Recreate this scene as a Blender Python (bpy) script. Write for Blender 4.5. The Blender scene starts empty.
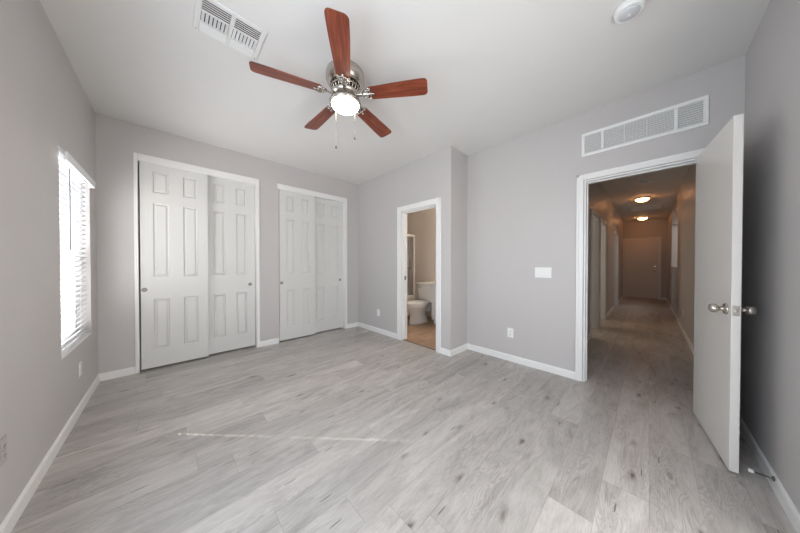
import bpy, bmesh, math, random
from mathutils import Vector, Matrix

random.seed(7)
S = bpy.context.scene
COL = S.collection
PI = math.pi

# ---------------------------------------------------------------- camera
cam_d = bpy.data.cameras.new('camera')
cam_d.sensor_width = 36.0
cam_d.lens = 239.4666 / 800.0 * 36.0
cam_d.clip_start = 0.02
cam = bpy.data.objects.new('camera', cam_d)
COL.objects.link(cam)
yaw, pitch = -0.7664, -0.0099
fw = Vector((-math.sin(yaw) * math.cos(pitch), math.cos(yaw) * math.cos(pitch), math.sin(pitch)))
rt = Vector((math.cos(yaw), math.sin(yaw), 0))
up = rt.cross(fw)
M = Matrix((rt, up, -fw)).transposed().to_4x4()
M.translation = Vector((0, 0, 1.2))
cam.matrix_world = M
S.camera = cam

# ---------------------------------------------------------------- exposure
S.view_settings.view_transform = 'Standard'
S.view_settings.look = 'None'
S.view_settings.gamma = 1.0
S.view_settings.use_curve_mapping = False
S.view_settings.exposure = 0.0

# ---------------------------------------------------------------- sky, sun, daylight at the windows
W = bpy.data.worlds.new('sky')
S.world = W
W.use_nodes = True
bg = W.node_tree.nodes['Background']
sky = W.node_tree.nodes.new('ShaderNodeTexSky')
sky.sky_type = 'NISHITA'
sky.sun_disc = False
sky.dust_density = 0.0
sky.sun_elevation = math.radians(36)
sky.sun_rotation = math.radians(-44)
hsv = W.node_tree.nodes.new('ShaderNodeHueSaturation')      # thin bright overcast: paler than a clear sky
hsv.inputs['Saturation'].default_value = 0.35
W.node_tree.links.new(sky.outputs[0], hsv.inputs['Color'])
W.node_tree.links.new(hsv.outputs[0], bg.inputs['Color'])
bg.inputs['Strength'].default_value = 0.22

def lamp(name, kind, loc, energy, color, **kw):
    d = bpy.data.lights.new(name, kind)
    d.energy = energy
    d.color = color
    for k, v in kw.items():
        setattr(d, k, v)
    o = bpy.data.objects.new(name, d)
    o.location = loc
    COL.objects.link(o)
    return o

def aim(o, d):
    o.rotation_euler = Vector(d).to_track_quat('-Z', 'Y').to_euler()

sun = lamp('sun', 'SUN', (-4, 6, 5), 10.0, (1.0, 0.95, 0.88), angle=math.radians(0.5))
aim(sun, (0.69, -0.72, -0.73))
# sky panels outside the glass: the window with blinds, then two added openings
d1 = lamp('daylight_window', 'AREA', (-0.80, 3.19, 1.30), 50, (0.94, 0.96, 1.0), shape='RECTANGLE', size=0.95, size_y=1.5)
aim(d1, (1, 0, 0))
d2 = lamp('side_window_fill', 'AREA', (-0.70, 0.75, 1.28), 52, (0.73, 0.85, 1.0), shape='RECTANGLE', size=1.5, size_y=1.5)  # fill through the added side window
aim(d2, (1, 0, 0))
d5 = lamp('patio_door_fill', 'AREA', (0.80, -0.75, 1.05), 47, (1.0, 0.98, 0.96), shape='RECTANGLE', size=1.7, size_y=2.0)  # fill through the added patio door
aim(d5, (0, 1, 0))
# lamps for the light in the rooms that open off the hall
d6 = lamp('jamb_fill', 'AREA', (5.85, 1.70, 1.5), 13, (1.0, 0.80, 0.60), shape='RECTANGLE', size=1.6, size_y=1.6)  # added fill lamp, tinted warm to turn the door jambs cream
aim(d6, (0, -1, 0))
d3 = lamp('daylight_side_room', 'AREA', (9.1, 1.70, 1.4), 6, (0.95, 0.96, 1.0), shape='RECTANGLE', size=0.7, size_y=1.6)
aim(d3, (0, -1, -0.2))
d4 = lamp('daylight_kitchen', 'AREA', (8.9, -1.0, 2.6), 12, (1.0, 0.93, 0.85), shape='RECTANGLE', size=1.4, size_y=0.5)
aim(d4, (0, -0.2, -1))

# ---------------------------------------------------------------- room dimensions (metres)
XL, YC, XB, YK, XH, YR, H = -0.532, 3.898, 2.63, 1.782, 3.038, -0.479, 2.729
T = 0.12
HL, HR, HE = 0.65, -0.43, 11.9       # hall: left wall, right wall, end wall
BX, BY = 4.27, 4.72                   # bathroom far walls

# ---------------------------------------------------------------- materials
def srgb(r, g, b):
    f = lambda c: ((c / 255 + 0.055) / 1.055) ** 2.4 if c > 10 else c / 255 / 12.92
    return (f(r), f(g), f(b), 1.0)

class NT:
    def __init__(s, name):
        s.m = bpy.data.materials.new(name)
        s.m.use_nodes = True
        s.t = s.m.node_tree
        s.b = s.t.nodes['Principled BSDF']
    def n(s, typ, **kw):
        x = s.t.nodes.new(typ)
        for k, v in kw.items():
            setattr(x, k, v)
        return x
    def l(s, a, b):
        s.t.links.new(a, b)
    def math(s, op, a, b=None, c=None):
        x = s.n('ShaderNodeMath', operation=op)
        for i, v in enumerate((a, b, c)):
            if v is None:
                continue
            if isinstance(v, (int, float)):
                x.inputs[i].default_value = v
            else:
                s.l(v, x.inputs[i])
        return x.outputs[0]
    def mix(s, fac, a, b, blend='MIX'):
        x = s.n('ShaderNodeMix', data_type='RGBA', blend_type=blend)
        for i, v in ((0, fac), (6, a), (7, b)):
            if isinstance(v, (int, float)):
                x.inputs[i].default_value = v
            elif isinstance(v, tuple):
                x.inputs[i].default_value = v
            else:
                s.l(v, x.inputs[i])
        return x.outputs[2]
    def ramp(s, fac, stops):
        x = s.n('ShaderNodeValToRGB')
        e = x.color_ramp.elements
        while len(e) < len(stops):
            e.new(0.5)
        for i, (p, c) in enumerate(stops):
            e[i].position = p
            e[i].color = c
        s.l(fac, x.inputs[0])
        return x.outputs[0]

def paint(name, col, rough=0.55, bump=0.02, scale=180.0, metallic=0.0, var=0.03, spec=0.5):
    t = NT(name)
    tc = t.n('ShaderNodeTexCoord')
    no = t.n('ShaderNodeTexNoise')
    no.inputs['Scale'].default_value = scale
    no.inputs['Detail'].default_value = 3
    t.l(tc.outputs['Object'], no.inputs['Vector'])
    lo = t.n('ShaderNodeTexNoise')
    lo.inputs['Scale'].default_value = 3.0
    t.l(tc.outputs['Object'], lo.inputs['Vector'])
    c2 = tuple(max(0, x * (1 - var)) for x in col[:3]) + (1.0,)
    t.l(t.mix(lo.outputs['Fac'], col, c2), t.b.inputs['Base Color'])
    t.b.inputs['Roughness'].default_value = rough
    t.b.inputs['Metallic'].default_value = metallic
    t.b.inputs['Specular IOR Level'].default_value = spec
    if bump:
        bp = t.n('ShaderNodeBump')
        bp.inputs['Strength'].default_value = bump
        bp.inputs['Distance'].default_value = 0.01
        t.l(no.outputs['Fac'], bp.inputs['Height'])
        t.l(bp.outputs['Normal'], t.b.inputs['Normal'])
    return t.m

def emit(name, col, strength, base=(0.9, 0.88, 0.84, 1)):
    t = NT(name)
    t.b.inputs['Base Color'].default_value = base
    t.b.inputs['Emission Color'].default_value = col
    t.b.inputs['Emission Strength'].default_value = strength
    t.b.inputs['Roughness'].default_value = 0.35
    return t.m

def plank_floor(name, tones, pw=0.182, pl=1.22, rough=0.36):
    t = NT(name)
    tc = t.n('ShaderNodeTexCoord')
    sp = t.n('ShaderNodeSeparateXYZ')
    t.l(tc.outputs['Object'], sp.inputs[0])
    x, y = sp.outputs[0], sp.outputs[1]
    v = t.math('DIVIDE', t.math('ADD', y, 20.03), pw)
    row = t.math('FLOOR', v)
    wn = t.n('ShaderNodeTexWhiteNoise', noise_dimensions='1D')
    t.l(row, wn.inputs['W'])
    u = t.math('ADD', t.math('DIVIDE', t.math('ADD', x, 20.0), pl), t.math('MULTIPLY', wn.outputs['Value'], 7.0))
    colm = t.math('FLOOR', u)
    pid = t.math('ADD', t.math('MULTIPLY', row, 17.13), t.math('MULTIPLY', colm, 3.71))
    wn2 = t.n('ShaderNodeTexWhiteNoise', noise_dimensions='1D')
    t.l(pid, wn2.inputs['W'])
    rnd = wn2.outputs['Value']
    # grain coordinates, different for every plank
    cb = t.n('ShaderNodeCombineXYZ')
    t.l(t.math('ADD', x, t.math('MULTIPLY', rnd, 31.0)), cb.inputs[0])
    t.l(y, cb.inputs[1])
    t.l(t.math('MULTIPLY', rnd, 9.0), cb.inputs[2])
    def grain(sx, sy, scale, detail, dist, rg=0.6):
        mp = t.n('ShaderNodeMapping')
        mp.inputs['Scale'].default_value = (sx, sy, 1)
        t.l(cb.outputs[0], mp.inputs['Vector'])
        g = t.n('ShaderNodeTexNoise')
        g.inputs['Scale'].default_value = scale
        g.inputs['Detail'].default_value = detail
        g.inputs['Roughness'].default_value = rg
        g.inputs['Distortion'].default_value = dist
        t.l(mp.outputs[0], g.inputs['Vector'])
        return g.outputs['Fac']
    g1 = grain(1.5, 6.5, 1.9, 8, 0.8, 0.66)
    g2 = grain(6.0, 75.0, 2.4, 4, 0.5, 0.7)
    base = t.ramp(g1, [(0.30, tones[0]), (0.45, tones[1]), (0.58, tones[2]), (0.74, tones[3])])
    fine = t.ramp(g2, [(0.34, (0.76, 0.75, 0.74, 1)), (0.56, (1, 1, 1, 1))])
    c = t.mix(0.62, base, fine, 'MULTIPLY')
    # cathedral figure: darker contour lines, only where a slow mask lets them through
    fig = grain(1.0, 5.5, 1.5, 2.5, 0.9)
    lines = t.math('SINE', t.math('MULTIPLY', fig, 150.0))
    mask = grain(0.9, 3.0, 1.5, 1, 0.0)
    lm = t.math('MULTIPLY', t.math('MAXIMUM', lines, 0.0),
                t.math('MAXIMUM', t.math('MULTIPLY', t.math('SUBTRACT', mask, 0.50), 6.0), 0.0))
    c = t.mix(t.math('MINIMUM', t.math('MULTIPLY', lm, 0.40), 0.34), c, tones[4])
    # per plank tone
    pt = t.ramp(rnd, [(0.0, (0.84, 0.84, 0.84, 1)), (0.5, (0.95, 0.95, 0.95, 1)), (1.0, (1.08, 1.075, 1.07, 1))])
    c = t.mix(1.0, c, pt, 'MULTIPLY')
    # knots
    mp = t.n('ShaderNodeMapping')
    mp.inputs['Scale'].default_value = (1.15, 3.0, 1)
    t.l(cb.outputs[0], mp.inputs['Vector'])
    wob = t.n('ShaderNodeTexNoise')
    wob.inputs['Scale'].default_value = 9.0
    t.l(mp.outputs[0], wob.inputs['Vector'])
    wmx = t.n('ShaderNodeMix', data_type='VECTOR')
    wmx.inputs[0].default_value = 0.10
    t.l(mp.outputs[0], wmx.inputs[4])
    t.l(wob.outputs['Color'], wmx.inputs[5])
    vo = t.n('ShaderNodeTexVoronoi', voronoi_dimensions='2D')
    vo.inputs['Scale'].default_value = 2.0
    t.l(wmx.outputs[1], vo.inputs['Vector'])
    kn = t.ramp(vo.outputs['Distance'], [(0.025, (1, 1, 1, 1)), (0.06, (0.45, 0.45, 0.45, 1)), (0.13, (0, 0, 0, 1))])
    vs = t.n('ShaderNodeSeparateColor')
    t.l(vo.outputs['Color'], vs.inputs[0])
    kn = t.math('MULTIPLY', kn, t.math('MAXIMUM', t.math('SUBTRACT', vs.outputs[0], 0.45), 0.0))
    c = t.mix(t.math('MINIMUM', t.math('MULTIPLY', kn, 1.7), 0.8), c, srgb(82, 72, 66))
    # thin open cracks
    mp2 = t.n('ShaderNodeMapping')
    mp2.inputs['Scale'].default_value = (0.9, 9.0, 1)
    mp2.inputs['Location'].default_value = (3.3, 1.7, 0)
    t.l(cb.outputs[0], mp2.inputs['Vector'])
    vc = t.n('ShaderNodeTexVoronoi', voronoi_dimensions='2D')
    vc.inputs['Scale'].default_value = 1.5
    t.l(mp2.outputs[0], vc.inputs['Vector'])
    vcs = t.n('ShaderNodeSeparateColor')
    t.l(vc.outputs['Color'], vcs.inputs[0])
    ck = t.math('MULTIPLY', t.math('LESS_THAN', vc.outputs['Distance'], 0.045), t.math('GREATER_THAN', vcs.outputs[1], 0.80))
    c = t.mix(t.math('MULTIPLY', ck, 0.65), c, srgb(82, 72, 66))
    # seams
    fy = t.math('FRACT', v)
    fx = t.math('FRACT', u)
    ey = t.math('MINIMUM', fy, t.math('SUBTRACT', 1.0, fy))
    ex = t.math('MINIMUM', fx, t.math('SUBTRACT', 1.0, fx))
    sy = t.math('LESS_THAN', ey, 0.0055)
    sx = t.math('LESS_THAN', ex, 0.0010)
    seam = t.math('MAXIMUM', sx, sy)
    c = t.mix(t.math('MULTIPLY', seam, 0.34), c, srgb(92, 86, 82))
    t.l(c, t.b.inputs['Base Color'])
    t.b.inputs['Roughness'].default_value = rough
    bp = t.n('ShaderNodeBump')
    bp.inputs['Strength'].default_value = 0.12
    bp.inputs['Distance'].default_value = 0.004
    t.l(t.math('SUBTRACT', g2, t.math('MULTIPLY', seam, 1.5)), bp.inputs['Height'])
    t.l(bp.outputs['Normal'], t.b.inputs['Normal'])
    return t.m

def cherry(name):
    t = NT(name)
    tc = t.n('ShaderNodeTexCoord')
    mp = t.n('ShaderNodeMapping')
    mp.inputs['Scale'].default_value = (2.0, 26.0, 4.0)
    t.l(tc.outputs['UV'], mp.inputs['Vector'])
    g = t.n('ShaderNodeTexNoise')
    g.inputs['Scale'].default_value = 2.0
    g.inputs['Detail'].default_value = 6
    g.inputs['Distortion'].default_value = 0.8
    t.l(mp.outputs[0], g.inputs['Vector'])
    c = t.ramp(g.outputs['Fac'], [(0.25, srgb(80, 35, 21)), (0.5, srgb(120, 56, 36)), (0.75, srgb(150, 80, 54))])
    t.l(c, t.b.inputs['Base Color'])
    t.b.inputs['Roughness'].default_value = 0.28
    return t.m

def frosted(name):
    t = NT(name)
    tc = t.n('ShaderNodeTexCoord')
    mp = t.n('ShaderNodeMapping')
    mp.inputs['Scale'].default_value = (14, 14, 1.5)
    t.l(tc.outputs['Object'], mp.inputs['Vector'])
    g = t.n('ShaderNodeTexNoise')
    g.inputs['Scale'].default_value = 3.0
    t.l(mp.outputs[0], g.inputs['Vector'])
    t.l(t.ramp(g.outputs['Fac'], [(0.3, srgb(150, 140, 128)), (0.7, srgb(205, 205, 205))]), t.b.inputs['Base Color'])  # brownish streaks painted into the colour for reflections on the glass
    t.b.inputs['Transmission Weight'].default_value = 0.55
    t.b.inputs['Roughness'].default_value = 0.3
    return t.m

def window_glass(name):
    t = NT(name)
    out = t.t.nodes['Material Output']
    tr = t.n('ShaderNodeBsdfTransparent')
    gl = t.n('ShaderNodeBsdfGlossy')
    gl.inputs['Roughness'].default_value = 0.02
    mx = t.n('ShaderNodeMixShader')
    mx.inputs[0].default_value = 0.05
    t.l(tr.outputs[0], mx.inputs[1])
    t.l(gl.outputs[0], mx.inputs[2])
    t.l(mx.outputs[0], out.inputs['Surface'])
    return t.m

def slat_material(name):
    t = NT(name)
    out = t.t.nodes['Material Output']
    t.b.inputs['Base Color'].default_value = srgb(238, 239, 242)
    t.b.inputs['Roughness'].default_value = 0.4
    tl = t.n('ShaderNodeBsdfTranslucent')
    tl.inputs['Color'].default_value = (0.85, 0.88, 0.93, 1)
    mx = t.n('ShaderNodeMixShader')
    mx.inputs[0].default_value = 0.12
    t.l(t.b.outputs[0], mx.inputs[1])
    t.l(tl.outputs[0], mx.inputs[2])
    t.l(mx.outputs[0], out.inputs['Surface'])
    return t.m

WALL = paint('gray_wall_paint', srgb(196, 192, 190), 0.45, 0.05, 140)
CEIL = paint('ceiling_paint', srgb(226, 224, 221), 0.7, 0.06, 90)
TRIM = paint('white_trim_paint', srgb(236, 235, 233), 0.35, 0.0)
DOORW = paint('white_door_paint', srgb(216, 215, 212), 0.4, 0.02, 300)
LEAF = paint('off_white_door_paint', srgb(230, 226, 220), 0.4, 0.02, 300)
CREAM = paint('cream_wall_paint', srgb(222, 213, 202), 0.5, 0.05, 140)
PLAST = paint('white_plastic', srgb(238, 238, 236), 0.3, 0.0)
REG = paint('white_enamel_register', srgb(226, 225, 222), 0.4, 0.0)
PLASTG = paint('gray_painted_plastic', srgb(182, 176, 172), 0.45, 0.0)
DARK = paint('painted_void_shade', srgb(26, 25, 25), 0.8, 0.0)  # near-black colour standing in for shade inside vents and slots
NICK = paint('brushed_nickel', srgb(196, 190, 182), 0.25, 0.0, metallic=1.0)
PULL = paint('dull_nickel', srgb(150, 147, 143), 0.5, 0.0, metallic=1.0)
CHRO = paint('chrome', srgb(215, 215, 215), 0.12, 0.0, metallic=1.0)
PORC = paint('white_porcelain', srgb(240, 238, 234), 0.12, 0.0)
VINYL = paint('white_vinyl', srgb(240, 241, 242), 0.35, 0.0)
SCREEN = paint('gray_insect_screen', srgb(92, 95, 100), 0.8, 0.0)
RUB = paint('white_rubber', srgb(235, 235, 232), 0.6, 0.0)
BARK = paint('exterior_stucco', srgb(190, 180, 165), 0.8, 0.2, 60)
GROUND = paint('pale_gravel', srgb(206, 204, 200), 0.9, 0.3, 20)
STOP = paint('dark_steel', srgb(120, 118, 116), 0.3, 0.0, metallic=1.0)
FLOOR = plank_floor('gray_oak_planks', [srgb(164, 158, 153), srgb(185, 180, 175), srgb(197, 192, 187), srgb(207, 203, 199), srgb(132, 125, 120)])
BFLOOR = plank_floor('tan_bath_planks', [srgb(150, 118, 92), srgb(172, 140, 112), srgb(186, 156, 130), srgb(196, 170, 146), srgb(136, 106, 82)])
BLADE = cherry('cherry_blade')
FROST = frosted('frosted_glass')
GLASS = window_glass('clear_window_glass')
SLAT = slat_material('white_blind_slat')
BOWL = emit('lit_frosted_bowl', (1.0, 0.86, 0.68, 1), 27.0)
HBOWL = emit('lit_hall_bowl', (1.0, 0.42, 0.16, 1), 15.0)

# ---------------------------------------------------------------- mesh helpers (world coordinates)
def box(bm, x0, x1, y0, y1, z0, z1, bev=0.0, seg=1, mat=None):
    if x0 > x1: x0, x1 = x1, x0
    if y0 > y1: y0, y1 = y1, y0
    if z0 > z1: z0, z1 = z1, z0
    vs = [bm.verts.new((x, y, z)) for x in (x0, x1) for y in (y0, y1) for z in (z0, z1)]
    F = [(0, 1, 3, 2), (4, 6, 7, 5), (0, 4, 5, 1), (2, 3, 7, 6), (0, 2, 6, 4), (1, 5, 7, 3)]
    fs = [bm.faces.new([vs[i] for i in f]) for f in F]
    if bev:
        es = list({e for f in fs for e in f.edges})
        r = bmesh.ops.bevel(bm, geom=es, offset=bev, segments=seg, affect='EDGES', profile=0.6)
        vs = list({v for f in r['faces'] for v in f.verts} | {v for v in vs if v.is_valid})
    if mat is not None:
        bmesh.ops.transform(bm, matrix=mat, verts=[v for v in vs if v.is_valid])
    return vs

def lathe(bm, prof, mat=None, seg=32, cap0=True, cap1=True, sx=1.0, sy=1.0):
    rings = []
    for r, z in prof:
        ring = []
        for i in range(seg):
            a = 2 * PI * i / seg
            p = Vector((r * math.cos(a) * sx, r * math.sin(a) * sy, z))
            ring.append(bm.verts.new(mat @ p if mat else p))
        rings.append(ring)
    for a, b in zip(rings, rings[1:]):
        for i in range(seg):
            f = bm.faces.new((a[i], a[(i + 1) % seg], b[(i + 1) % seg], b[i]))
            f.smooth = True
    if cap0: bm.faces.new(rings[0][::-1])
    if cap1: bm.faces.new(rings[-1])
    return rings

def loft(bm, rings, cap=True, smooth=True):
    R = [[bm.verts.new(p) for p in r] for r in rings]
    n = len(R[0])
    for a, b in zip(R, R[1:]):
        for i in range(n):
            f = bm.faces.new((a[i], a[(i + 1) % n], b[(i + 1) % n], b[i]))
            f.smooth = smooth
    if cap:
        bm.faces.new(R[0][::-1]); bm.faces.new(R[-1])

def tube(bm, pts, r, seg=10):
    pts = [Vector(p) for p in pts]
    rings = []
    for i, p in enumerate(pts):
        d = (pts[min(i + 1, len(pts) - 1)] - pts[max(i - 1, 0)]).normalized()
        a = d.cross(Vector((0, 0, 1)) if abs(d.z) < 0.9 else Vector((1, 0, 0))).normalized()
        b = d.cross(a)
        rr = r[i] if isinstance(r, (list, tuple)) else r
        rings.append([p + (a * math.cos(2 * PI * k / seg) + b * math.sin(2 * PI * k / seg)) * rr for k in range(seg)])
    loft(bm, rings)

def B():
    return bmesh.new()

def obj(name, bm, mat, parent=None, loc=None, xf=None):
    """one mesh object; vertices were authored in world coordinates"""
    if xf is not None:
        bmesh.ops.transform(bm, matrix=xf, verts=bm.verts)
    root = parent
    while root is not None and root.parent is not None:
        root = root.parent
    off = Vector(root.location) if root is not None else Vector(loc or (0, 0, 0))
    bmesh.ops.translate(bm, vec=-off, verts=bm.verts)
    bmesh.ops.recalc_face_normals(bm, faces=bm.faces)
    me = bpy.data.meshes.new(name)
    bm.to_mesh(me); bm.free()
    o = bpy.data.objects.new(name, me)
    if mat is not None:
        me.materials.append(mat)
    COL.objects.link(o)
    if parent is not None:
        o.parent = parent
    else:
        o.location = off
    return o

def tag(o, label=None, cat=None, group=None, kind=None):
    for k, v in (('label', label), ('category', cat), ('group', group), ('kind', kind)):
        if v: o[k] = v
    return o

def thing(name, loc, label, cat, group=None, kind=None):
    o = bpy.data.objects.new(name, None)
    o.location = loc
    o.empty_display_size = 0.05
    COL.objects.link(o)
    return tag(o, label, cat, group, kind)

def struct(name, bm, mat, label=None, cat=None, loc=None):
    return tag(obj(name, bm, mat, loc=loc), label, cat, None, 'structure')

def wall_mesh(axis, p0, p1, a0, a1, z0, z1, holes=()):
    """wall slab: axis is the thin direction ('x' or 'y'), p0..p1 its faces, a the long direction; holes (a0,a1,z0,z1)"""
    holes = [tuple(round(v, 4) for v in h) for h in holes]
    a0, a1, z0, z1 = (round(v, 4) for v in (a0, a1, z0, z1))
    bm = B()
    As = sorted({a0, a1, *[h[0] for h in holes], *[h[1] for h in holes]})
    Zs = sorted({z0, z1, *[h[2] for h in holes], *[h[3] for h in holes]})
    solid = {}
    for i in range(len(As) - 1):
        for j in range(len(Zs) - 1):
            am, zm = (As[i] + As[i + 1]) / 2, (Zs[j] + Zs[j + 1]) / 2
            solid[i, j] = not any(h[0] < am < h[1] and h[2] < zm < h[3] for h in holes)
    P = (lambda p, a, z: (p, a, z)) if axis == 'x' else (lambda p, a, z: (a, p, z))
    cache = {}
    def V(p, a, z):
        k = (round(p, 5), round(a, 5), round(z, 5))
        if k not in cache: cache[k] = bm.verts.new(P(p, a, z))
        return cache[k]
    for (i, j), s in solid.items():
        if not s: continue
        A0, A1, Z0, Z1 = As[i], As[i + 1], Zs[j], Zs[j + 1]
        for p in (p0, p1):
            bm.faces.new((V(p, A0, Z0), V(p, A1, Z0), V(p, A1, Z1), V(p, A0, Z1)))
        for di, dj, e in ((-1, 0, ((A0, Z0), (A0, Z1))), (1, 0, ((A1, Z0), (A1, Z1))), (0, -1, ((A0, Z0), (A1, Z0))), (0, 1, ((A0, Z1), (A1, Z1)))):
            if not solid.get((i + di, j + dj), False):
                (qa, qz), (ra, rz) = e
                bm.faces.new((V(p0, qa, qz), V(p0, ra, rz), V(p1, ra, rz), V(p1, qa, qz)))
    return bm

# ================================================================ THE SHELL
bm = B(); box(bm, XL - .13, HE + .12, YR - .12, YC + .12, -0.1, 0.0)
struct('floor', bm, FLOOR)
bm = B(); box(bm, XB + .035, BX + .1, YK + .12, BY + .1, 0.0, 0.004)
struct('floor_bathroom', bm, BFLOOR)
bm = B(); box(bm, XL - .13, HE + .12, YR - 1.7, BY + .2, H, H + 0.1)
struct('ceiling', bm, CEIL)

W1 = (2.76, 3.62, 0.55, 2.0)
W2 = (0.05, 1.45, 0.50, 2.06)
struct('wall_left', wall_mesh('x', XL - .13, XL, YR - .12, YC + .75, 0, H, [W1, W2]), WALL)
W3 = (-0.05, 1.65, 0.0, 2.05)
C1 = (-0.246, 0.902, 0.0, 2.345)
C2 = (1.198, 2.345, 0.0, 2.345)
struct('wall_back', wall_mesh('y', YC, YC + T, XL, XB + T, 0, H, [C1, C2]), WALL)
BD = (2.010, 2.702, 0.0, 2.02)
struct('wall_bathroom', wall_mesh('x', XB, XB + T, YK, YC, 0, H, [BD]), WALL)
struct('wall_return', wall_mesh('y', YK, YK + T, XB + T, BX + .12, 0, H), WALL)
HD = (-0.292, 0.457, 0.0, 2.046)
struct('wall_hall', wall_mesh('x', XH, XH + T, YR, YK, 0, H, [HD]), WALL)
struct('wall_right', wall_mesh('y', YR - .12, YR, XL - .13, XH + T, 0, H, [W3]), WALL)
# closet interior
bm = wall_mesh('y', YC + .62, YC + .75, XL, XB + T, 0, H)
struct('wall_closet', bm, WALL)
# hall
DA, DB_, DC = (4.95, 5.72, 0, 2.03), (5.95, 6.75, 0, 2.03), (8.75, 9.55, 0, 2.03)
struct('wall_hall_left', wall_mesh('y', HL, HL + T, XH + T, HE, 0, H, [DA, DB_, DC]), WALL)
ARX0, ARX1, ARZ, ARS, ART = 7.95, 9.9, 1.13, 2.14, 2.52
holes = []
N = 14
for i in range(N):
    u0, u1 = ARX0 + (ARX1 - ARX0) * i / N, ARX0 + (ARX1 - ARX0) * (i + 1) / N
    q = (u0 + u1 - ARX0 - ARX1) / (ARX1 - ARX0)
    holes.append((u0, u1, ARZ, ARS + (ART - ARS) * math.sqrt(max(0, 1 - q * q))))
struct('wall_hall_right', wall_mesh('y', HR - T, HR, XH + T, HE, 0, H, holes), WALL)
struct('wall_hall_end', wall_mesh('x', HE, HE + T, HR - 1.3, HL + 1.3, 0, H), WALL)
struct('wall_side_room', wall_mesh('y', YK - .02, YK, XH + T, HE, 0, H), WALL)
bm = wall_mesh('x', 7.6, 7.7, HL + T, YK - .02, 0, H)
struct('wall_side_room_partition', bm, WALL)
bm = wall_mesh('y', -1.7, -1.6, 7.3, HE, 0, H)
box(bm, 7.3, 7.4, -1.6, HR - T, 0, H)
box(bm, 7.3, HE, -1.7, HR - T, -0.1, 0)
struct('wall_kitchen', bm, CREAM)
# bathroom
bm = wall_mesh('x', BX, BX + .12, YK + T, BY, 0, H)
struct('wall_bathroom_far', bm, CREAM)
bm = wall_mesh('y', BY, BY + .12, XB + T, BX + .12, 0, H)
box(bm, XB + T - .01, XB + T + .01, YC + T, BY, 0, H)
struct('wall_bathroom_end', bm, CREAM)
# outside: ground, and an unseen wall added to block sun at the side window
bm = B(); box(bm, -60, XL - .13, -40, 80, -0.3, -0.2); box(bm, XL - .13, 5, -6, YR - .12, -0.3, -0.2)
struct('ground', bm, GROUND)
bm = B(); box(bm, -3.4, XL - .13, 1.85, 2.0, -0.2, 4.4)
struct('wall_sun_block', bm, BARK)

# baseboards -----------------------------------------------------
def baseboard(name, segs, mat=None):
    """segs: (axis, face position, direction of the room, a0, a1)"""
    bm = B()
    h, t = 0.078, 0.013
    for axis, p, d, a0, a1 in segs:
        prof = [(0, 0), (t, 0), (t, h - .012), (t * .75, h - .004), (t * .3, h), (0, h)]
        R = []
        for a in (a0, a1):
            R.append([(p + d * q, a, z) if axis == 'x' else (a, p + d * q, z) for q, z in prof])
        loft(bm, R, smooth=False)
    return struct(name, bm, mat or TRIM)
t_ = 0.013
baseboard('baseboard_left', [('x', XL, 1, YR + t_, YC - t_)])
baseboard('baseboard_back', [('y', YC, -1, XL, -.276), ('y', YC, -1, .936, 1.19), ('y', YC, -1, 2.377, XB)])
baseboard('baseboard_bathroom', [('x', XB, -1, 2.79, YC - t_), ('x', XB, -1, YK - t_, 1.932)])
baseboard('baseboard_return', [('y', YK, -1, XB, XH)])
baseboard('baseboard_hall', [('x', XH, -1, .522, YK - t_)])
baseboard('baseboard_right', [('y', YR, 1, XL, W3[0] - .06), ('y', YR, 1, W3[1] + .06, XH)])
baseboard('baseboard_hall_left', [('y', HL, -1, XH + T, 4.88), ('y', HL, -1, 5.79, 5.88), ('y', HL, -1, 6.82, 8.68), ('y', HL, -1, 9.62, HE)])
baseboard('baseboard_hall_right', [('y', HR, 1, XH + T, HE)])
baseboard('baseboard_hall_end', [('x', HE, -1, HR + t_, -.30), ('x', HE, -1, .62 + .09, HL - t_)] if HL > .75 else [('x', HE, -1, HR + t_, -.30)])

# casings ----------------------------------------------------------
def casing(name, axis, p, d, a0, a1, ztop, w=0.072, depth=T, both=False, mat=None, wt=None):
    """door trim round an opening a0..a1: stepped boards on face p (room side d) and a jamb lining with stop"""
    wt = wt or w
    bm = B()
    t = 0.016
    def bx(pa, pb, aa, ab, za, zb, bev=0.003):
        if axis == 'x': box(bm, pa, pb, aa, ab, za, zb, bev)
        else: box(bm, aa, ab, pa, pb, za, zb, bev)
    faces = [(p, d)] + ([(p - d * depth, -d)] if both else [])
    for q, s in faces:
        for aa, ab, out in ((a0 - w, a0 - .006, -1), (a1 + .006, a1 + w, 1)):
            bx(q, q + s * t, aa, ab, 0, ztop + wt)
            if out < 0: bx(q + s * t, q + s * (t + .006), aa, aa + .022, 0, ztop + wt)
            else: bx(q + s * t, q + s * (t + .006), ab - .022, ab, 0, ztop + wt)
        bx(q, q + s * t, a0 - .006, a1 + .006, ztop + .006, ztop + wt)
        bx(q + s * t, q + s * (t + .006), a0 - w, a1 + w, ztop + wt - .022, ztop + wt)
    # jamb lining
    e = 0.012
    q0, q1 = p + d * .002, p - d * (depth + .002)
    bx(q0, q1, a0, a0 + e, 0, ztop, 0); bx(q0, q1, a1 - e, a1, 0, ztop, 0); bx(q0, q1, a0 + e, a1 - e, ztop - e, ztop, 0)
    # stop
    s0, s1 = p - d * .045, p - d * .08
    bx(s0, s1, a0 + e, a0 + e + .011, 0, ztop - e, 0); bx(s0, s1, a1 - e - .011, a1 - e, 0, ztop - e, 0)
    bx(s0, s1, a0 + e + .011, a1 - e - .011, ztop - e - .011, ztop - e, 0)
    return struct(name, bm, mat or TRIM)
tr = casing('trim_1', 'x', XH, -1, HD[0], HD[1], HD[3], w=.064, both=True, wt=.061)
bm = B(); box(bm, XH + .022, XH + .05, HD[1] - .014, HD[1] - .0115, .90, .96)
obj('strike_plate', bm, NICK, tr)
tr = casing('trim_2', 'x', XB, -1, BD[0], BD[1], BD[3], w=.078)
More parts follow.
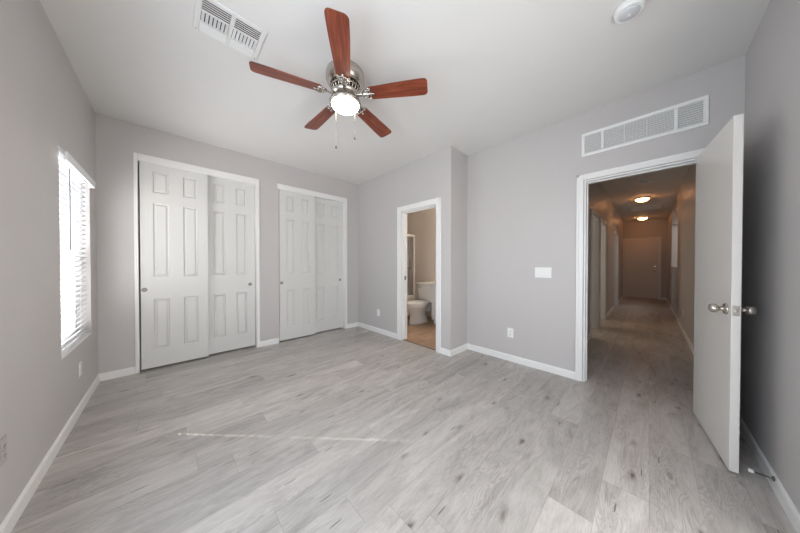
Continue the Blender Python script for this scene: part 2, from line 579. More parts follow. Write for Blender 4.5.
bm = B(); box(bm, XB + .05, XB + .08, BD[1] - .0245, BD[1] - .0225, .95, 1.01)
obj('strike_plate', bm, STOP, tr)
for k, D in enumerate((DA, DB_, DC)):
    casing('trim_%d' % (k + 6), 'y', HL, -1, D[0], D[1], D[3], w=.065)
# closet casings: thin side strip and a deeper head
def closet_casing(name, a0, a1, z, left=True):
    bm = B()
    if left: box(bm, a0 - .03, a0, YC - .014, YC, 0, z + .072, .003)
    box(bm, a1, a1 + .034, YC - .014, YC, 0, z + .072, .003)
    box(bm, a0, a1, YC - .014, YC, z - .006, z + .072, .003)
    if not left: box(bm, a0 - .022, a0, YC - .014, YC, z - .006, z + .072, .003)
    # jambs and head behind
    box(bm, a0, a0 + .002, YC, YC + T, 0, z); box(bm, a1 - .006, a1, YC, YC + T, 0, z)
    box(bm, a0 + .002, a1 - .006, YC, YC + T, z - .008, z)
    return struct(name, bm, TRIM)
closet_casing('trim_3', C1[0], C1[1], C1[3])
closet_casing('trim_4', C2[0], C2[1], C2[3], left=False)
# transition strip under the bathroom door
bm = B(); box(bm, XB + .02, XB + .05, BD[0] + .012, BD[1] - .012, 0, .007, .002)
struct('trim_5', bm, paint('brown_threshold', srgb(120, 100, 84), .4, 0))

# ================================================================ CLOSET DOORS
def panel_door(name, x0, x1, yf, z0, z1, label, pull_x, pull_z=0.912, thick=0.034):
    bm = B()
    w = x1 - x0
    sx = [0, .098, .098 + (w - .098 * 2 - .118) / 2, .098 + (w - .098 * 2 - .118) / 2 + .118, w - .098, w]
    sz = [0, .20, .785, 1.03, 1.878, 1.99, 2.238, z1 - z0]
    grid = {}
    for i, a in enumerate(sx):
        for j, b in enumerate(sz):
            grid[i, j] = bm.verts.new((x0 + a, yf, z0 + b))
    pf = []
    for i in range(5):
        for j in range(7):
            f = bm.faces.new((grid[i, j], grid[i + 1, j], grid[i + 1, j + 1], grid[i, j + 1]))
            if i in (1, 3) and j in (1, 3, 5): pf.append(f)
    bmesh.ops.recalc_face_normals(bm, faces=bm.faces)
    if bm.faces[:][0].normal.y > 0:
        bmesh.ops.reverse_faces(bm, faces=bm.faces)
    bmesh.ops.inset_individual(bm, faces=pf, thickness=.004, depth=0)
    bmesh.ops.inset_individual(bm, faces=pf, thickness=.012, depth=-.014)
    bmesh.ops.inset_individual(bm, faces=pf, thickness=.008, depth=0)
    bmesh.ops.inset_individual(bm, faces=pf, thickness=.022, depth=.010)
    be = [e for e in bm.edges if e.is_boundary]
    r = bmesh.ops.extrude_edge_only(bm, edges=be)
    nv = [v for v in r['geom'] if isinstance(v, bmesh.types.BMVert)]
    bmesh.ops.translate(bm, vec=(0, thick, 0), verts=nv)
    bmesh.ops.contextual_create(bm, geom=[e for e in r['geom'] if isinstance(e, bmesh.types.BMEdge)])
    o = struct(name, bm, DOORW, label, 'closet door', ((x0 + x1) / 2, yf + thick / 2, z0))
    bm = B()
    mt = Matrix.Translation((pull_x, yf, pull_z)) @ Matrix.Rotation(PI / 2, 4, 'X')
    lathe(bm, [(.010, .0005), (.016, .001), (.0185, .003), (.0225, .0035), (.024, .002), (.024, 0.0)], mt, 24)
    obj('finger_pull', bm, PULL, o)
    return o
yf1, yf2 = YC + .010, YC + .068
panel_door('door_2', -.232, .356, yf1, .021, 2.343, 'white six panel sliding closet door nearest the window, with its pull at left', -.204)
panel_door('door_3', .318, .893, yf2, .021, 2.337, 'recessed right door of the closet nearest the window, pull at its right edge', .832)
panel_door('door_4', 1.209, 1.775, yf1, .021, 2.343, 'front left sliding door of the closet nearest the room corner', 1.240)
panel_door('door_5', 1.735, 2.336, yf2, .021, 2.337, 'recessed right sliding door of the closet beside the room corner', 2.270)

# ================================================================ OPEN BEDROOM DOOR
hx, hy = XH - .004, HD[0] + .002
ang = math.radians(90 + 5.8)
LW, LT, LH = 0.722, 0.035, 2.030
Rz = Matrix.Translation((hx, hy, 0)) @ Matrix.Rotation(ang, 4, 'Z')
# door frame: local +y along the leaf (hinge to free edge), local +x through the thickness (towards the hall side)
bm = B(); box(bm, 0, LT, 0.004, LW, .012, .012 + LH, .0015, 1, Rz)
d1o = struct('door_1', bm, LEAF, 'plain off white door standing open against the gray right wall', 'door', (hx, hy, 0))
kz = 0.935
for s, x in ((1, LT), (-1, 0)):
    bm = B()
    mt = Rz @ Matrix.Translation((x, LW - .066, kz)) @ Matrix.Rotation(s * PI / 2, 4, 'Y')
    lathe(bm, [(.033, 0), (.033, .004), (.029, .009), (.014, .011), (.012, .028), (.016, .031), (.0245, .036), (.027, .044), (.0255, .056), (.019, .064), (.008, .066)], mt, 28)
    obj('door_knob', bm, NICK, d1o)
bm = B(); box(bm, .005, LT - .005, LW, LW + .0015, kz - .029, kz + .029, 0, 1, Rz)
lp = obj('latch_plate', bm, NICK, d1o)
bm = B(); box(bm, .012, .024, LW, LW + .011, kz - .008, kz + .008, .002, 1, Rz)
obj('latch_bolt', bm, NICK, lp)
for z in (.22, 1.02, 1.82):
    bm = B()
    lathe(bm, [(.006, z - .045), (.006, z + .045)], Matrix.Translation((hx - .006, hy - .006, 0)), 12)
    obj('hinge', bm, NICK, d1o)

# ================================================================ HALL END DOOR
ey0, ey1 = -.215, .60
bm = B(); box(bm, HE - .022, HE - .002, ey0, ey1, .02, 2.04, .003)
de = struct('door_6', bm, LEAF, 'closed pale door at the far end of the dim hall', 'door', (HE - .01, (ey0 + ey1) / 2, 0))
for z, r in ((.96, .034), (1.12, .03)):
    bm = B()
    mt = Matrix.Translation((HE - .022, ey0 + .07, z)) @ Matrix.Rotation(-PI / 2, 4, 'Y')
    if r > .032: lathe(bm, [(r, 0), (r, .006), (.013, .01), (.012, .03), (.026, .04), (.026, .055), (.01, .062)], mt, 20)
    else: lathe(bm, [(r, 0), (r, .012), (.02, .02)], mt, 20)
    obj('door_knob' if r > .032 else 'deadbolt', bm, NICK, de)
bm = B()
for a, b in ((ey0 - .075, ey0 - .006), (ey1 + .006, HL)):
    box(bm, HE - .03, HE, a, b, 0, 2.12, .003)
box(bm, HE - .03, HE, ey0 - .006, ey1 + .006, 2.045, 2.12, .003)
struct('trim_9', bm, TRIM)

# ================================================================ WINDOW BESIDE THE CLOSET
def window(name, w, sill=True, label=None):
    y0, y1, z0, z1 = w
    xo, xi = XL - .125, XL - .085
    root = thing(name, (XL - .10, (y0 + y1) / 2, z0), label, 'window', None, 'structure')
    bm = B()
    f = .045
    box(bm, xo, xi, y0, y0 + f, z0, z1, .003); box(bm, xo, xi, y1 - f, y1, z0, z1, .003)
    box(bm, xo, xi, y0 + f, y1 - f, z0, z0 + f, .003); box(bm, xo, xi, y0 + f, y1 - f, z1 - f, z1, .003)
    obj('window_frame', bm, VINYL, root)
    zm = z0 + (z1 - z0) * .475
    bm = B(); box(bm, xo + .006, xi + .010, y0 + f, y1 - f, zm - .02, zm + .02, .003)
    obj('meeting_rail', bm, VINYL, root)
    bm = B()
    for a, b in ((y0 + f, y0 + f + .028), (y1 - f - .028, y1 - f)):
        box(bm, xo + .01, xi + .006, a, b, z0 + f, zm - .02, .002)
    box(bm, xo + .01, xi + .006, y0 + f + .028, y1 - f - .028, z0 + f, z0 + f + .03, .002)
    obj('lower_sash', bm, VINYL, root)
    bm = B(); box(bm, xo + .018, xo + .022, y0 + f, y1 - f, z0 + f, zm - .02); box(bm, xo + .018, xo + .022, y0 + f, y1 - f, zm + .02, z1 - f)
    obj('window_pane', bm, GLASS, root)
    if sill:
        bm = B(); box(bm, xi - .002, XL + .004, y0, y1, z0, z0 + .012, .004, 2)
        obj('window_sill', bm, TRIM, root)
    return root
window('window_1', W1, True, 'bright window in the left wall behind white blinds')
window('window_2_added', W2, True, 'unseen side window added in the left wall to light the room')  # out of view, added for the light it lets in

# unseen sliding glass door added behind the camera to let light in
pd = thing('window_3_added', (.80, YR - .08, 0), 'unseen glass patio door added in the right wall to light the room', 'window', None, 'structure')
bm = B()
for a, b in ((W3[0], W3[0] + .05), (W3[1] - .05, W3[1]), (.77, .83)):
    box(bm, a, b, YR - .10, YR - .05, 0, W3[3], .003)
box(bm, W3[0] + .05, W3[1] - .05, YR - .10, YR - .05, W3[3] - .05, W3[3], .003)
box(bm, W3[0] + .05, W3[1] - .05, YR - .10, YR - .05, 0, .04, .003)
obj('window_frame', bm, VINYL, pd)
bm = B(); box(bm, W3[0] + .05, .77, YR - .078, YR - .072, .04, W3[3] - .05); box(bm, .83, W3[1] - .05, YR - .078, YR - .072, .04, W3[3] - .05)
obj('window_pane', bm, GLASS, pd)

# blind
y0, y1 = W1[0] + .012, W1[1] - .012
bl = thing('window_blind', (XL - .035, (y0 + y1) / 2, W1[2]), 'white horizontal slat blind covering the window in the left wall', 'window blind')
xs = XL - .040
bm = B(); box(bm, xs - .026, xs + .026, y0, y1, W1[3] - .052, W1[3] - .006, .003)
obj('headrail', bm, VINYL, bl)
bm = B()
box(bm, XL + .026, XL + .040, W1[0] - .02, W1[1] - .03, 1.905, 1.965, .004, 2)
box(bm, XL + .001, XL + .026, W1[1] - .042, W1[1] - .03, 1.905, 1.965, .002)
obj('valance', bm, VINYL, bl)
bm = B()
zt, zb, pitch_s = W1[3] - .075, W1[2] + .060, .0425
tilt = math.radians(-40)      # room edge up, street edge down
n = round((zt - zb) / pitch_s)
pitch_s = (zt - zb) / n
for i in range(n + 1):
    z = zt - i * pitch_s
    pr = []
    for q in (-.025, -.0125, 0, .0125, .025):
        crown = .0022 * (1 - (q / .025) ** 2)
        lx, lz = q, crown
        pr.append((xs + lx * math.cos(tilt) + lz * math.sin(tilt), z - lx * math.sin(tilt) + lz * math.cos(tilt)))
    # route holes for the cords split the slat near both ends
    cuts = [y0 + .004, y0 + .150, y0 + .172, y1 - .268, y1 - .260, y1 - .004]
    for k, (a, b) in enumerate(zip(cuts, cuts[1:])):
        hole = k in (1, 3)
        for m in range(4):
            if hole and m in (1, 2): continue
            vs = [bm.verts.new((pr[m][0], a, pr[m][1])), bm.verts.new((pr[m + 1][0], a, pr[m + 1][1])),
                  bm.verts.new((pr[m + 1][0], b, pr[m + 1][1])), bm.verts.new((pr[m][0], b, pr[m][1]))]
            bm.faces.new(vs).smooth = True
bmesh.ops.remove_doubles(bm, verts=bm.verts, dist=1e-5)
sl = obj('slats', bm, SLAT, bl)
sm = sl.modifiers.new('thickness', 'SOLIDIFY'); sm.thickness = .0022
bm = B(); box(bm, xs - .014, xs + .012, y0 + .002, y1 - .002, W1[2] + .034, W1[2] + .049, .004, 2)
obj('bottom_rail', bm, VINYL, bl)
for a in (y0 + .161, y1 - .265):
    bm = B()
    for q in (-.027, .027):
        tube(bm, [(xs + q, a, W1[2] + .03), (xs + q, a, W1[3] - .05)], .0009, 6)
    obj('ladder_cord', bm, VINYL, bl)
bm = B(); tube(bm, [(XL + .012, W1[0] + .17, 1.90), (XL + .012, W1[0] + .17, 1.30)], .004, 8)
obj('tilt_wand', bm, paint('gray_wand', srgb(150, 152, 158), .3, 0), bl)

# ================================================================ CEILING FAN
FX, FY = 1.013, 1.675
fan = thing('ceiling_fan', (FX, FY, H), 'five blade ceiling fan with cherry wood blades and a lit bowl', 'ceiling fan')
Tf = Matrix.Translation((FX, FY, 0))
bm = B(); lathe(bm, [(.118, H), (.122, H - .012), (.146, H - .03), (.150, H - .05), (.150, H - .078), (.143, H - .088), (.139, H - .105), (.118, H - .124)], Tf, 48)
obj('motor_housing', bm, NICK, fan)
bm = B(); lathe(bm, [(.104, H - .124), (.098, H - .175), (.06, H - .185)], Tf, 40)
vr = obj('vent_ring', bm, DARK, fan)
bm = B()
for k in range(24):
    a = 2 * PI * k / 24
    mt = Tf @ Matrix.Rotation(a, 4, 'Z')
    tube(bm, [mt @ Vector((.114, 0, H - .122)), mt @ Vector((.106, 0, H - .15)), mt @ Vector((.098, 0, H - .178))], .0042, 6)
lathe(bm, [(.112, H - .145), (.114, H - .15), (.111, H - .155), (.107, H - .15)], Tf, 40, False, False)
obj('rib', bm, NICK, vr)
bm = B(); lathe(bm, [(.10, H - .176), (.104, H - .182), (.104, H - .198), (.07, H - .204), (.058, H - .21), (.056, H - .228), (.085, H - .238), (.116, H - .248), (.123, H - .254), (.123, H - .268), (.116, H - .272), (.104, H - .27)], Tf, 48)
obj('light_fitter', bm, NICK, fan)
bm = B()
prof = [(.106, H - .264)]
for i in range(1, 9):
    a = i / 8 * PI / 2
    prof.append((.108 * math.cos(a) if i < 8 else .004, H - .264 - .056 * math.sin(a)))
lathe(bm, prof, Tf, 40)
obj('glass_bowl', bm, BOWL, fan)
BZ = 2.53
R0, R1 = .185, .646
def blade_mesh():
    bm = B()
    uvl = bm.loops.layers.uv.new('UVMap')
    pts = []
    w0, w1 = .052, .0665
    # outline, counter clockwise: inner end, one side, rounded tip, other side
    out = [(R0, -w0 + .012), (R0 + .012, -w0)]
    for i in range(1, 8):
        s = i / 8
        out.append((R0 + .012 + (R1 - .03 - R0 - .012) * s, -(w0 + (w1 - w0) * min(1, s * 1.25))))
    for i in range(7):
        a = -PI / 2 + PI / 2 * i / 6
        out.append((R1 - .03 + .03 * math.cos(a), -(w1 - .03) + .03 * math.sin(a)))
    full = out + [(x, -y) for x, y in out[::-1]]
    top = [bm.verts.new((x, y, .003)) for x, y in full]
    bot = [bm.verts.new((x, y, -.003)) for x, y in full]
    bm.faces.new(top); bm.faces.new(bot[::-1])
    n = len(full)
    for i in range(n):
        bm.faces.new((top[i], bot[i], bot[(i + 1) % n], top[(i + 1) % n]))
    for f in bm.faces:
        for l in f.loops:
            l[uvl].uv = (l.vert.co.x, l.vert.co.y)
    return bm
def iron_mesh():
    bm = B()
    # arm from the hub, then an open scrolled bracket screwed under the blade
    box(bm, .105, .195, -.011, .011, -.012, -.004, .002)
    for s in (-1, 1):
        P = []
        for i in range(13):
            a = i / 12 * PI
            P.append((.165 + .045 * (1 - math.cos(a)) * .72, s * .036 * math.sin(a), -.008))
        tube(bm, P, .0062, 8)
        P = []
        for i in range(9):
            a = i / 8 * PI * 1.2
            P.append((.215 + .016 * math.cos(a), s * (.034 + .014 * math.sin(a)), -.008))
        tube(bm, P, .0052, 8)
    box(bm, .165, .255, -.007, .007, -.013, -.004, .002)
    for x, y in ((.222, .034), (.222, -.034), (.25, 0)):
        lathe(bm, [(.009, -.0035), (.009, -.013), (.005, -.016)], Matrix.Translation((x, y, 0)), 12)
    bmesh.ops.translate(bm, vec=(-.02, 0, 0), verts=bm.verts)
    return bm
a0 = -2.186
for k in range(5):
    mt = Tf @ Matrix.Translation((0, 0, BZ)) @ Matrix.Rotation(a0 - k * 2 * PI / 5, 4, 'Z') @ Matrix.Rotation(math.radians(-12), 4, 'X')
    b = obj('blade', blade_mesh(), BLADE, fan, xf=mt)
    obj('blade_iron', iron_mesh(), NICK, b, xf=mt)
for (cx, cy, ze) in ((FX - .054, FY + .052, 2.118), (FX + .053, FY - .051, 2.188)):
    bm = B(); tube(bm, [(cx, cy, H - .235), (cx, cy, ze + .02)], .0008, 6)
    ch = obj('pull_chain', bm, NICK, fan)
    bm = B(); lathe(bm, [(.002, .022), (.005, .018), (.0065, .008), (.005, 0), (.001, -.002)], Matrix.Translation((cx, cy, ze)), 12)
    obj('chain_fob', bm, paint('dark_fob', srgb(90, 88, 86), .3, 0), ch)

# ================================================================ CEILING REGISTER
rg = thing('ceiling_vent', (.297, 1.905, H), 'white three way air register in the ceiling left of the fan', 'air vent')
rx0, rx1, ry0, ry1 = .118, .476, 1.752, 2.060
zc = H
bm = B()
fr = .03
box(bm, rx0, rx0 + fr, ry0, ry1, zc - .010, zc, .003); box(bm, rx1 - fr, rx1, ry0, ry1, zc - .010, zc, .003)
box(bm, rx0 + fr, rx1 - fr, ry0, ry0 + fr, zc - .010, zc, .003); box(bm, rx0 + fr, rx1 - fr, ry1 - fr, ry1, zc - .010, zc, .003)
xm = (rx0 + rx1) / 2
box(bm, xm - .011, xm + .011, ry0 + fr, ry1 - fr, zc - .010, zc, .002)
obj('register_frame', bm, REG, rg)
bm = B(); box(bm, rx0 + .02, rx1 - .02, ry0 + .02, ry1 - .02, zc - .002, zc - .0005)
obj('duct_shade_sheet', bm, DARK, rg)  # near-black sheet paints the darkness of the duct
bm = B()
L = ry1 - ry0 - 2 * fr
ya, yb = ry0 + fr + L * .33, ry0 + fr + L * .70
for xa, xb in ((rx0 + fr, xm - .011), (xm + .011, rx1 - fr)):
    def slat(x0, x1, y, tilt, hw=.0085):
        mt = Matrix.Translation(((x0 + x1) / 2, y, zc - .010)) @ Matrix.Rotation(tilt, 4, 'X')
        box(bm, -(x1 - x0) / 2, (x1 - x0) / 2, -hw, hw, -.0007, .0007, 0, 1, mt)
    for i in range(5):
        slat(xa, xb, ry0 + fr + (i + .5) * (ya - ry0 - fr) / 5, math.radians(15), .0050)
    for i in range(6):
        slat(xa, xb, yb + (i + .5) * (ry1 - fr - yb) / 6, math.radians(-42))
    box(bm, xa, xb, ya - .002, ya + .003, zc - .014, zc - .002); box(bm, xa, xb, yb - .003, yb + .002, zc - .014, zc - .002)
    for i in range(7):
        x = xa + (i + .5) * (xb - xa) / 7
        mt = Matrix.Translation((x, (ya + yb) / 2, zc - .010)) @ Matrix.Rotation(math.radians(40), 4, 'Y')
        box(bm, -.0085, .0085, -(yb - ya) / 2, (yb - ya) / 2, -.0007, .0007, 0, 1, mt)
obj('louvers', bm, REG, rg)
for x, y in ((rx0 + .014, ry1 - .03), (rx1 - .014, ry1 - .03)):
    bm = B(); lathe(bm, [(.004, zc - .0125), (.005, zc - .0095)], Matrix.Translation((x, y, 0)), 12)
    obj('screw', bm, NICK, rg)

# ================================================================ SMOKE DETECTORS
def smoke(x, y, label, r=.072, mat=PLAST):
    o = thing('smoke_detector', (x, y, H), label, 'smoke detector')
    T0 = Matrix.Translation((x, y, 0))
    bm = B(); lathe(bm, [(r * 1.04, H), (r * 1.04, H - .008), (r, H - .010), (r, H - .026), (r * .93, H - .034)], T0, 36)
    obj('detector_base', bm, mat, o)
    bm = B(); lathe(bm, [(r * .72, H - .033), (r * .72, H - .037), (r * .62, H - .042), (r * .2, H - .043)], T0, 32)
    obj('detector_grille', bm, paint('gray_grille', srgb(205, 206, 208), .4, 0), o)
    bm = B(); lathe(bm, [(r * .14, H - .042), (r * .13, H - .046)], T0, 16)
    obj('test_button', bm, mat, o)
smoke(1.985, .092, 'round white smoke detector on the bedroom ceiling above the door', .067)
smoke(6.3, .05, 'small smoke detector on the hall ceiling before the first lamp')

# ================================================================ RETURN AIR GRILLE
gy0, gy1, gz0, gz1 = -.316, .484, 2.288, 2.520
gr = thing('return_grille', (XH, (gy0 + gy1) / 2, gz0), 'long white louvered return air grille above the bedroom doorway', 'air vent')
bm = B()
f = .028
xa, xb = XH - .012, XH
box(bm, xa, xb, gy0, gy1, gz0, gz0 + f, .003); box(bm, xa, xb, gy0, gy1, gz1 - f, gz1, .003)
box(bm, xa, xb, gy0, gy0 + f, gz0 + f, gz1 - f, .003); box(bm, xa, xb, gy1 - f, gy1, gz0 + f, gz1 - f, .003)
obj('grille_frame', bm, PLAST, gr)
bm = B(); box(bm, XH - .0015, XH - .0005, gy0 + .02, gy1 - .02, gz0 + .02, gz1 - .02)
obj('grille_backing', bm, paint('grille_shade', srgb(198, 197, 195), .8, 0), gr)
bm = B()
nl = 10
for i in range(nl):
    z = gz0 + f + (i + .5) * (gz1 - gz0 - 2 * f) / nl
    mt = Matrix.Translation((XH - .0075, (gy0 + gy1) / 2, z)) @ Matrix.Rotation(math.radians(-52), 4, 'Y')
    box(bm, -.0085, .0085, -(gy1 - gy0) / 2 + f, (gy1 - gy0) / 2 - f, -.0008, .0008, 0, 1, mt)
obj('louvers', bm, PLAST, gr)
for y, hw in ((.32, .009), (.165, .003), (.02, .002), (-.148, .011)):
    bm = B(); box(bm, xa + .001, xb, y - hw, y + hw, gz0 + f, gz1 - f)
    obj('mullion', bm, PLAST, gr)

# ================================================================ WALL PLATES
def frame_to(axis, p, d, a, z):
    """local: x = along the wall, y = out of the wall, z = up"""
    if axis == 'x':
        return Matrix(((0, d, 0, p), (1, 0, 0, a), (0, 0, 1, z), (0, 0, 0, 1)))
    return Matrix(((1, 0, 0, a), (0, d, 0, p), (0, 0, 1, z), (0, 0, 0, 1)))
def outlet(axis, p, d, a, z, label, mat=PLAST):
    X = frame_to(axis, p, d, a, z)
    o = thing('wall_outlet', X @ Vector((0, 0, 0)), label, 'outlet', None)
    bm = B(); box(bm, -.036, .036, 0, .005, -.058, .058, .002, 2, X); obj('cover_plate', bm, mat, o)
    for zz in (-.02, .02):
        bm = B(); lathe(bm, [(.0165, .0045), (.0165, .0075), (.015, .008)], X @ Matrix.Translation((0, 0, zz)) @ Matrix.Rotation(-PI / 2, 4, 'X'), 24)
        r = obj('receptacle', bm, mat, o)
        bm = B()
        for q in (-.006, .006): box(bm, q - .0012, q + .0012, .0078, .0084, zz - .002, zz + .007, 0, 1, X)
        lathe(bm, [(.0025, .0078), (.0025, .0084)], X @ Matrix.Translation((0, 0, zz - .008)) @ Matrix.Rotation(-PI / 2, 4, 'X'), 10)
        obj('slots', bm, DARK, r)
    bm = B(); lathe(bm, [(.003, .0045), (.0025, .0062)], X @ Matrix.Rotation(-PI / 2, 4, 'X'), 12); obj('screw', bm, NICK, o)
outlet('x', XL, 1, 3.215, .345, 'white outlet low on the left wall under the window')
outlet('x', XL, 1, 1.945, .385, 'painted gray outlet on the left wall at the photo edge', PLASTG)
outlet('x', XB, -1, 3.275, .350, 'white outlet low on the wall left of the bathroom door')
outlet('x', XH, -1, 1.182, .350, 'white outlet low on the wall below the light switch')
outlet('y', HR, 1, 6.55, .34, 'white outlet low on the right wall of the hall')
X = frame_to('x', XH, -1, .826, 1.105)
sw = thing('light_switch', X @ Vector((0, 0, 0)), 'white three gang switch plate on the wall beside the hall doorway', 'light switch')
bm = B(); box(bm, -.083, .083, 0, .006, -.058, .058, .002, 2, X); obj('cover_plate', bm, PLAST, sw)
for q in (-.046, 0, .046):
    bm = B(); box(bm, q - .0165, q + .0165, .005, .0085, -.033, .033, .0015, 1, X); obj('rocker', bm, PLAST, sw)

# ================================================================ DOOR STOP
sx_, sz_ = 2.285, .069
ds = thing('door_stop', (sx_, YR + .013, sz_), 'steel door stop with white tip on the right wall baseboard', 'door stop')
mt = Matrix.Translation((sx_, YR + .013, sz_)) @ Matrix.Rotation(-PI / 2, 4, 'X')
bm = B(); lathe(bm, [(.012, -.001), (.012, .004), (.006, .007), (.0045, .01), (.0045, .062), (.006, .063)], mt, 16)
obj('rod', bm, STOP, ds)
bm = B(); lathe(bm, [(.0075, .061), (.009, .064), (.009, .074), (.006, .079)], mt, 16)
obj('rubber_tip', bm, RUB, ds)

# ================================================================ HALL CEILING LAMPS AND GRILLE
def hall_lamp(x, y, label):
    o = thing('ceiling_light', (x, y, H), label, 'ceiling light', 'hall ceiling lamps')
    T0 = Matrix.Translation((x, y, 0))
    bm = B(); lathe(bm, [(.125, H), (.13, H - .012), (.122, H - .028), (.1, H - .03)], T0, 36)
    obj('lamp_base', bm, NICK, o)
    prof = [(.115, H - .026)]
    for i in range(1, 8):
        a = i / 7 * PI / 2
        prof.append((.117 * math.cos(a) if i < 7 else .005, H - .028 - .07 * math.sin(a)))
    bm = B(); lathe(bm, prof, T0, 32); obj('glass_bowl', bm, HBOWL, o)
    bm = B(); lathe(bm, [(.009, H - .097), (.010, H - .104), (.004, H - .112)], T0, 12); obj('finial', bm, NICK, o)
hall_lamp(7.85, .115, 'lit dome lamp on the hall ceiling nearer the bedroom')
hall_lamp(11.1, .15, 'lit dome lamp on the hall ceiling near the far door')
hg = thing('ceiling_grille', (9.4, .08, H), 'pale return grille on the hall ceiling between the two lamps', 'air vent')
bm = B()
hx0, hx1, hy0, hy1 = 8.95, 9.65, -.22, .36
box(bm, hx0, hx0 + .04, hy0, hy1, H - .014, H, .003); box(bm, hx1 - .04, hx1, hy0, hy1, H - .014, H, .003)
box(bm, hx0 + .04, hx1 - .04, hy0, hy0 + .04, H - .014, H, .003); box(bm, hx0 + .04, hx1 - .04, hy1 - .04, hy1, H - .014, H, .003)
obj('grille_frame', bm, PLAST, hg)
bm = B(); box(bm, hx0 + .03, hx1 - .03, hy0 + .03, hy1 - .03, H - .002, H - .0005); obj('grille_backing', bm, DARK, hg)  # dark backing sheet paints the shade behind the louvers
bm = B()
for i in range(22):
    mt = Matrix.Translation((hx0 + .04 + (i + .5) * (hx1 - hx0 - .08) / 22, (hy0 + hy1) / 2, H - .008)) @ Matrix.Rotation(math.radians(40), 4, 'Y')
    box(bm, -.012, .012, -(hy1 - hy0) / 2 + .04, (hy1 - hy0) / 2 - .04, -.001, .001, 0, 1, mt)
obj('louvers', bm, PLAST, hg)

# ================================================================ BATHROOM
ZF = .004
ty = 3.25
tl = thing('toilet', (3.80, ty, ZF), 'white two piece toilet seen through the bathroom doorway', 'toilet')
def ell(cx, cy, z, ax, ay, n=28, egg=0.0):
    out = []
    for i in range(n):
        a = 2 * PI * i / n
        c, s = math.cos(a), math.sin(a)
        out.append((cx + ax * c, cy + ay * s * (1 + egg * c), z))
    return out
bm = B()
loft(bm, [ell(3.66, ty, ZF, .27, .115), ell(3.66, ty, ZF + .03, .265, .11), ell(3.655, ty, ZF + .14, .235, .098), ell(3.64, ty, ZF + .22, .235, .105),
          ell(3.605, ty, ZF + .29, .265, .145, egg=.1), ell(3.59, ty, ZF + .35, .285, .178, egg=.12), ell(3.59, ty, ZF + .385, .288, .185, egg=.12)])
box(bm, 3.74, 4.03, ty - .10, ty + .10, ZF + .22, ZF + .385, .02, 2)
obj('bowl', bm, PORC, tl)
for s in (-1, 1):
    bm = B(); lathe(bm, [(.014, 0), (.014, .008), (.008, .016)], Matrix.Translation((3.80, ty + s * .118, ZF)), 12)
    obj('bolt_cap', bm, PLAST, tl)
bm = B(); loft(bm, [ell(3.585, ty, ZF + .387, .275, .178, egg=.12), ell(3.585, ty, ZF + .39, .29, .188, egg=.12), ell(3.585, ty, ZF + .407, .29, .188, egg=.12), ell(3.585, ty, ZF + .41, .28, .18, egg=.12)])
obj('seat', bm, PLAST, tl)
bm = B(); loft(bm, [ell(3.59, ty, ZF + .411, .28, .18, egg=.12), ell(3.59, ty, ZF + .415, .292, .19, egg=.12), ell(3.59, ty, ZF + .43, .285, .185, egg=.12), ell(3.59, ty, ZF + .436, .25, .15, egg=.12)])
obj('lid', bm, PLAST, tl)
def rrect(x0, x1, y0, y1, z, r, n=5):
    out = []
    for cx, cy, a0_ in ((x1 - r, y1 - r, 0), (x0 + r, y1 - r, PI / 2), (x0 + r, y0 + r, PI), (x1 - r, y0 + r, 1.5 * PI)):
        for i in range(n + 1):
            a = a0_ + PI / 2 * i / n
            out.append((cx + r * math.cos(a), cy + r * math.sin(a), z))
    return out
bm = B(); loft(bm, [rrect(3.89, 4.24, ty - .20, ty + .20, ZF + .387, .03), rrect(3.88, 4.245, ty - .215, ty + .215, ZF + .42, .04), rrect(3.865, 4.25, ty - .23, ty + .23, ZF + .76, .04)])
tk = obj('tank', bm, PORC, tl)
bm = B(); box(bm, 3.852, 4.26, ty - .242, ty + .242, ZF + .761, ZF + .80, .01, 3)
obj('tank_lid', bm, PORC, tl)
bm = B(); tube(bm, [(3.868, ty + .17, ZF + .70), (3.845, ty + .17, ZF + .70), (3.842, ty + .12, ZF + .695), (3.842, ty + .09, ZF + .69)], .007, 8)
obj('flush_handle', bm, CHRO, tk)

vn = thing('bathroom_vanity', (4.0, 2.45, ZF), 'white bathroom vanity cabinet in front of the toilet tank', 'vanity')
bm = B()
box(bm, 3.745, BX - .002, YK + T + .012, 2.985, ZF + .10, ZF + .79, .002); box(bm, 3.81, BX - .002, YK + T + .012, 2.985, ZF, ZF + .10)
obj('cabinet', bm, TRIM, vn)
for a, b in ((1.93, 2.42), (2.44, 2.975)):
    bm = B(); box(bm, 3.727, 3.744, a, b, ZF + .12, ZF + .77, .004)
    dd = obj('door', bm, TRIM, vn)
    bm = B(); lathe(bm, [(.006, 0), (.006, .012), (.014, .018), (.013, .026)], Matrix.Translation((3.727, (b - .05) if a < 2.2 else (a + .05), ZF + .68)) @ Matrix.Rotation(-PI / 2, 4, 'Y'), 14)
    obj('knob', bm, NICK, dd)
bm = B(); box(bm, 3.715, BX - .002, YK + T + .012, 3.0, ZF + .79, ZF + .83, .006, 2); box(bm, BX - .022, BX - .002, YK + T + .012, 3.0, ZF + .83, ZF + .92, .003)
obj('countertop', bm, PORC, vn)

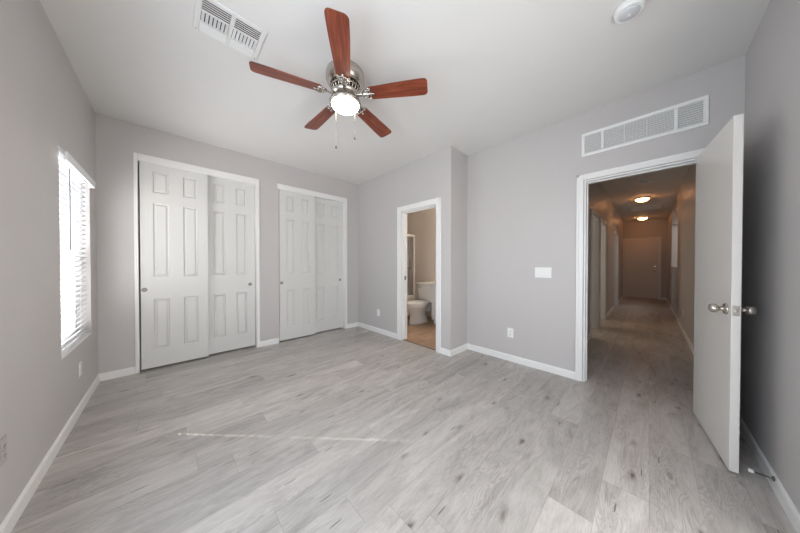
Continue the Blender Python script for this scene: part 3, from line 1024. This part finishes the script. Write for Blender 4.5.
tb = thing('bathtub', (3.5, 4.3, ZF), 'bathtub behind frosted sliding shower doors in the bathroom', 'bathtub')
bm = B()
ox0, ox1, oy0, oy1 = XB + T + .015, BX - .004, 3.90, BY - .004
loft(bm, [rrect(ox0, ox1, oy0, oy1, ZF, .02), rrect(ox0, ox1, oy0, oy1, ZF + .42, .02), rrect(ox0 + .07, ox1 - .07, oy0 + .07, oy1 - .07, ZF + .43, .12), rrect(ox0 + .14, ox1 - .14, oy0 + .14, oy1 - .14, ZF + .10, .14)], smooth=False)
obj('tub', bm, PORC, tb)
sd = thing('shower_door', (3.5, 3.94, ZF + .43), 'frosted sliding shower doors with pale frame standing on the bathtub', 'shower door')
bm = B(); box(bm, ox0, ox1, 3.918, 3.962, 1.855, 1.905, .004); obj('top_rail', bm, VINYL, sd)
bm = B(); box(bm, ox0, ox1, 3.918, 3.962, ZF + .43, ZF + .452, .003); obj('bottom_track', bm, VINYL, sd)
for xa_, xb_ in ((ox0, ox0 + .025), (ox1 - .025, ox1)):
    bm = B(); box(bm, xa_, xb_, 3.918, 3.962, ZF + .452, 1.855, .002); obj('side_rail', bm, VINYL, sd)
for xa_, xb_, yy in ((ox0 + .026, 3.58, 3.932), (3.45, ox1 - .026, 3.950)):
    bm = B(); box(bm, xa_, xb_, yy - .003, yy + .003, ZF + .455, 1.853); gp = obj('glass_panel', bm, FROST, sd)
    bm = B(); box(bm, xa_ + .06, xb_ - .06, yy - .022, yy - .012, 1.10, 1.12, .003)
    for q in (xa_ + .08, xb_ - .08): box(bm, q - .006, q + .006, yy - .014, yy - .003, 1.103, 1.117)
    obj('towel_bar', bm, CHRO, gp)
# bar lamp added out of view to light the bathroom
vl = thing('bath_fill_lamp', (BX, 2.42, 2.0), 'unseen bar lamp added above the vanity to light the bathroom', 'wall lamp')
bm = B(); box(bm, BX - .03, BX, 2.17, 2.67, 1.97, 2.05, .006); obj('lamp_base', bm, NICK, vl)
VB = emit('lit_bath_fill_bulb', (1.0, 0.86, 0.72, 1), 140.0)
for k in range(3):
    bm = B(); bmesh.ops.create_uvsphere(bm, u_segments=20, v_segments=12, radius=.05, matrix=Matrix.Translation((BX - .075, 2.25 + .17 * k, 2.01)))
    for fc in bm.faces: fc.smooth = True
    obj('bulb', bm, VB, vl)
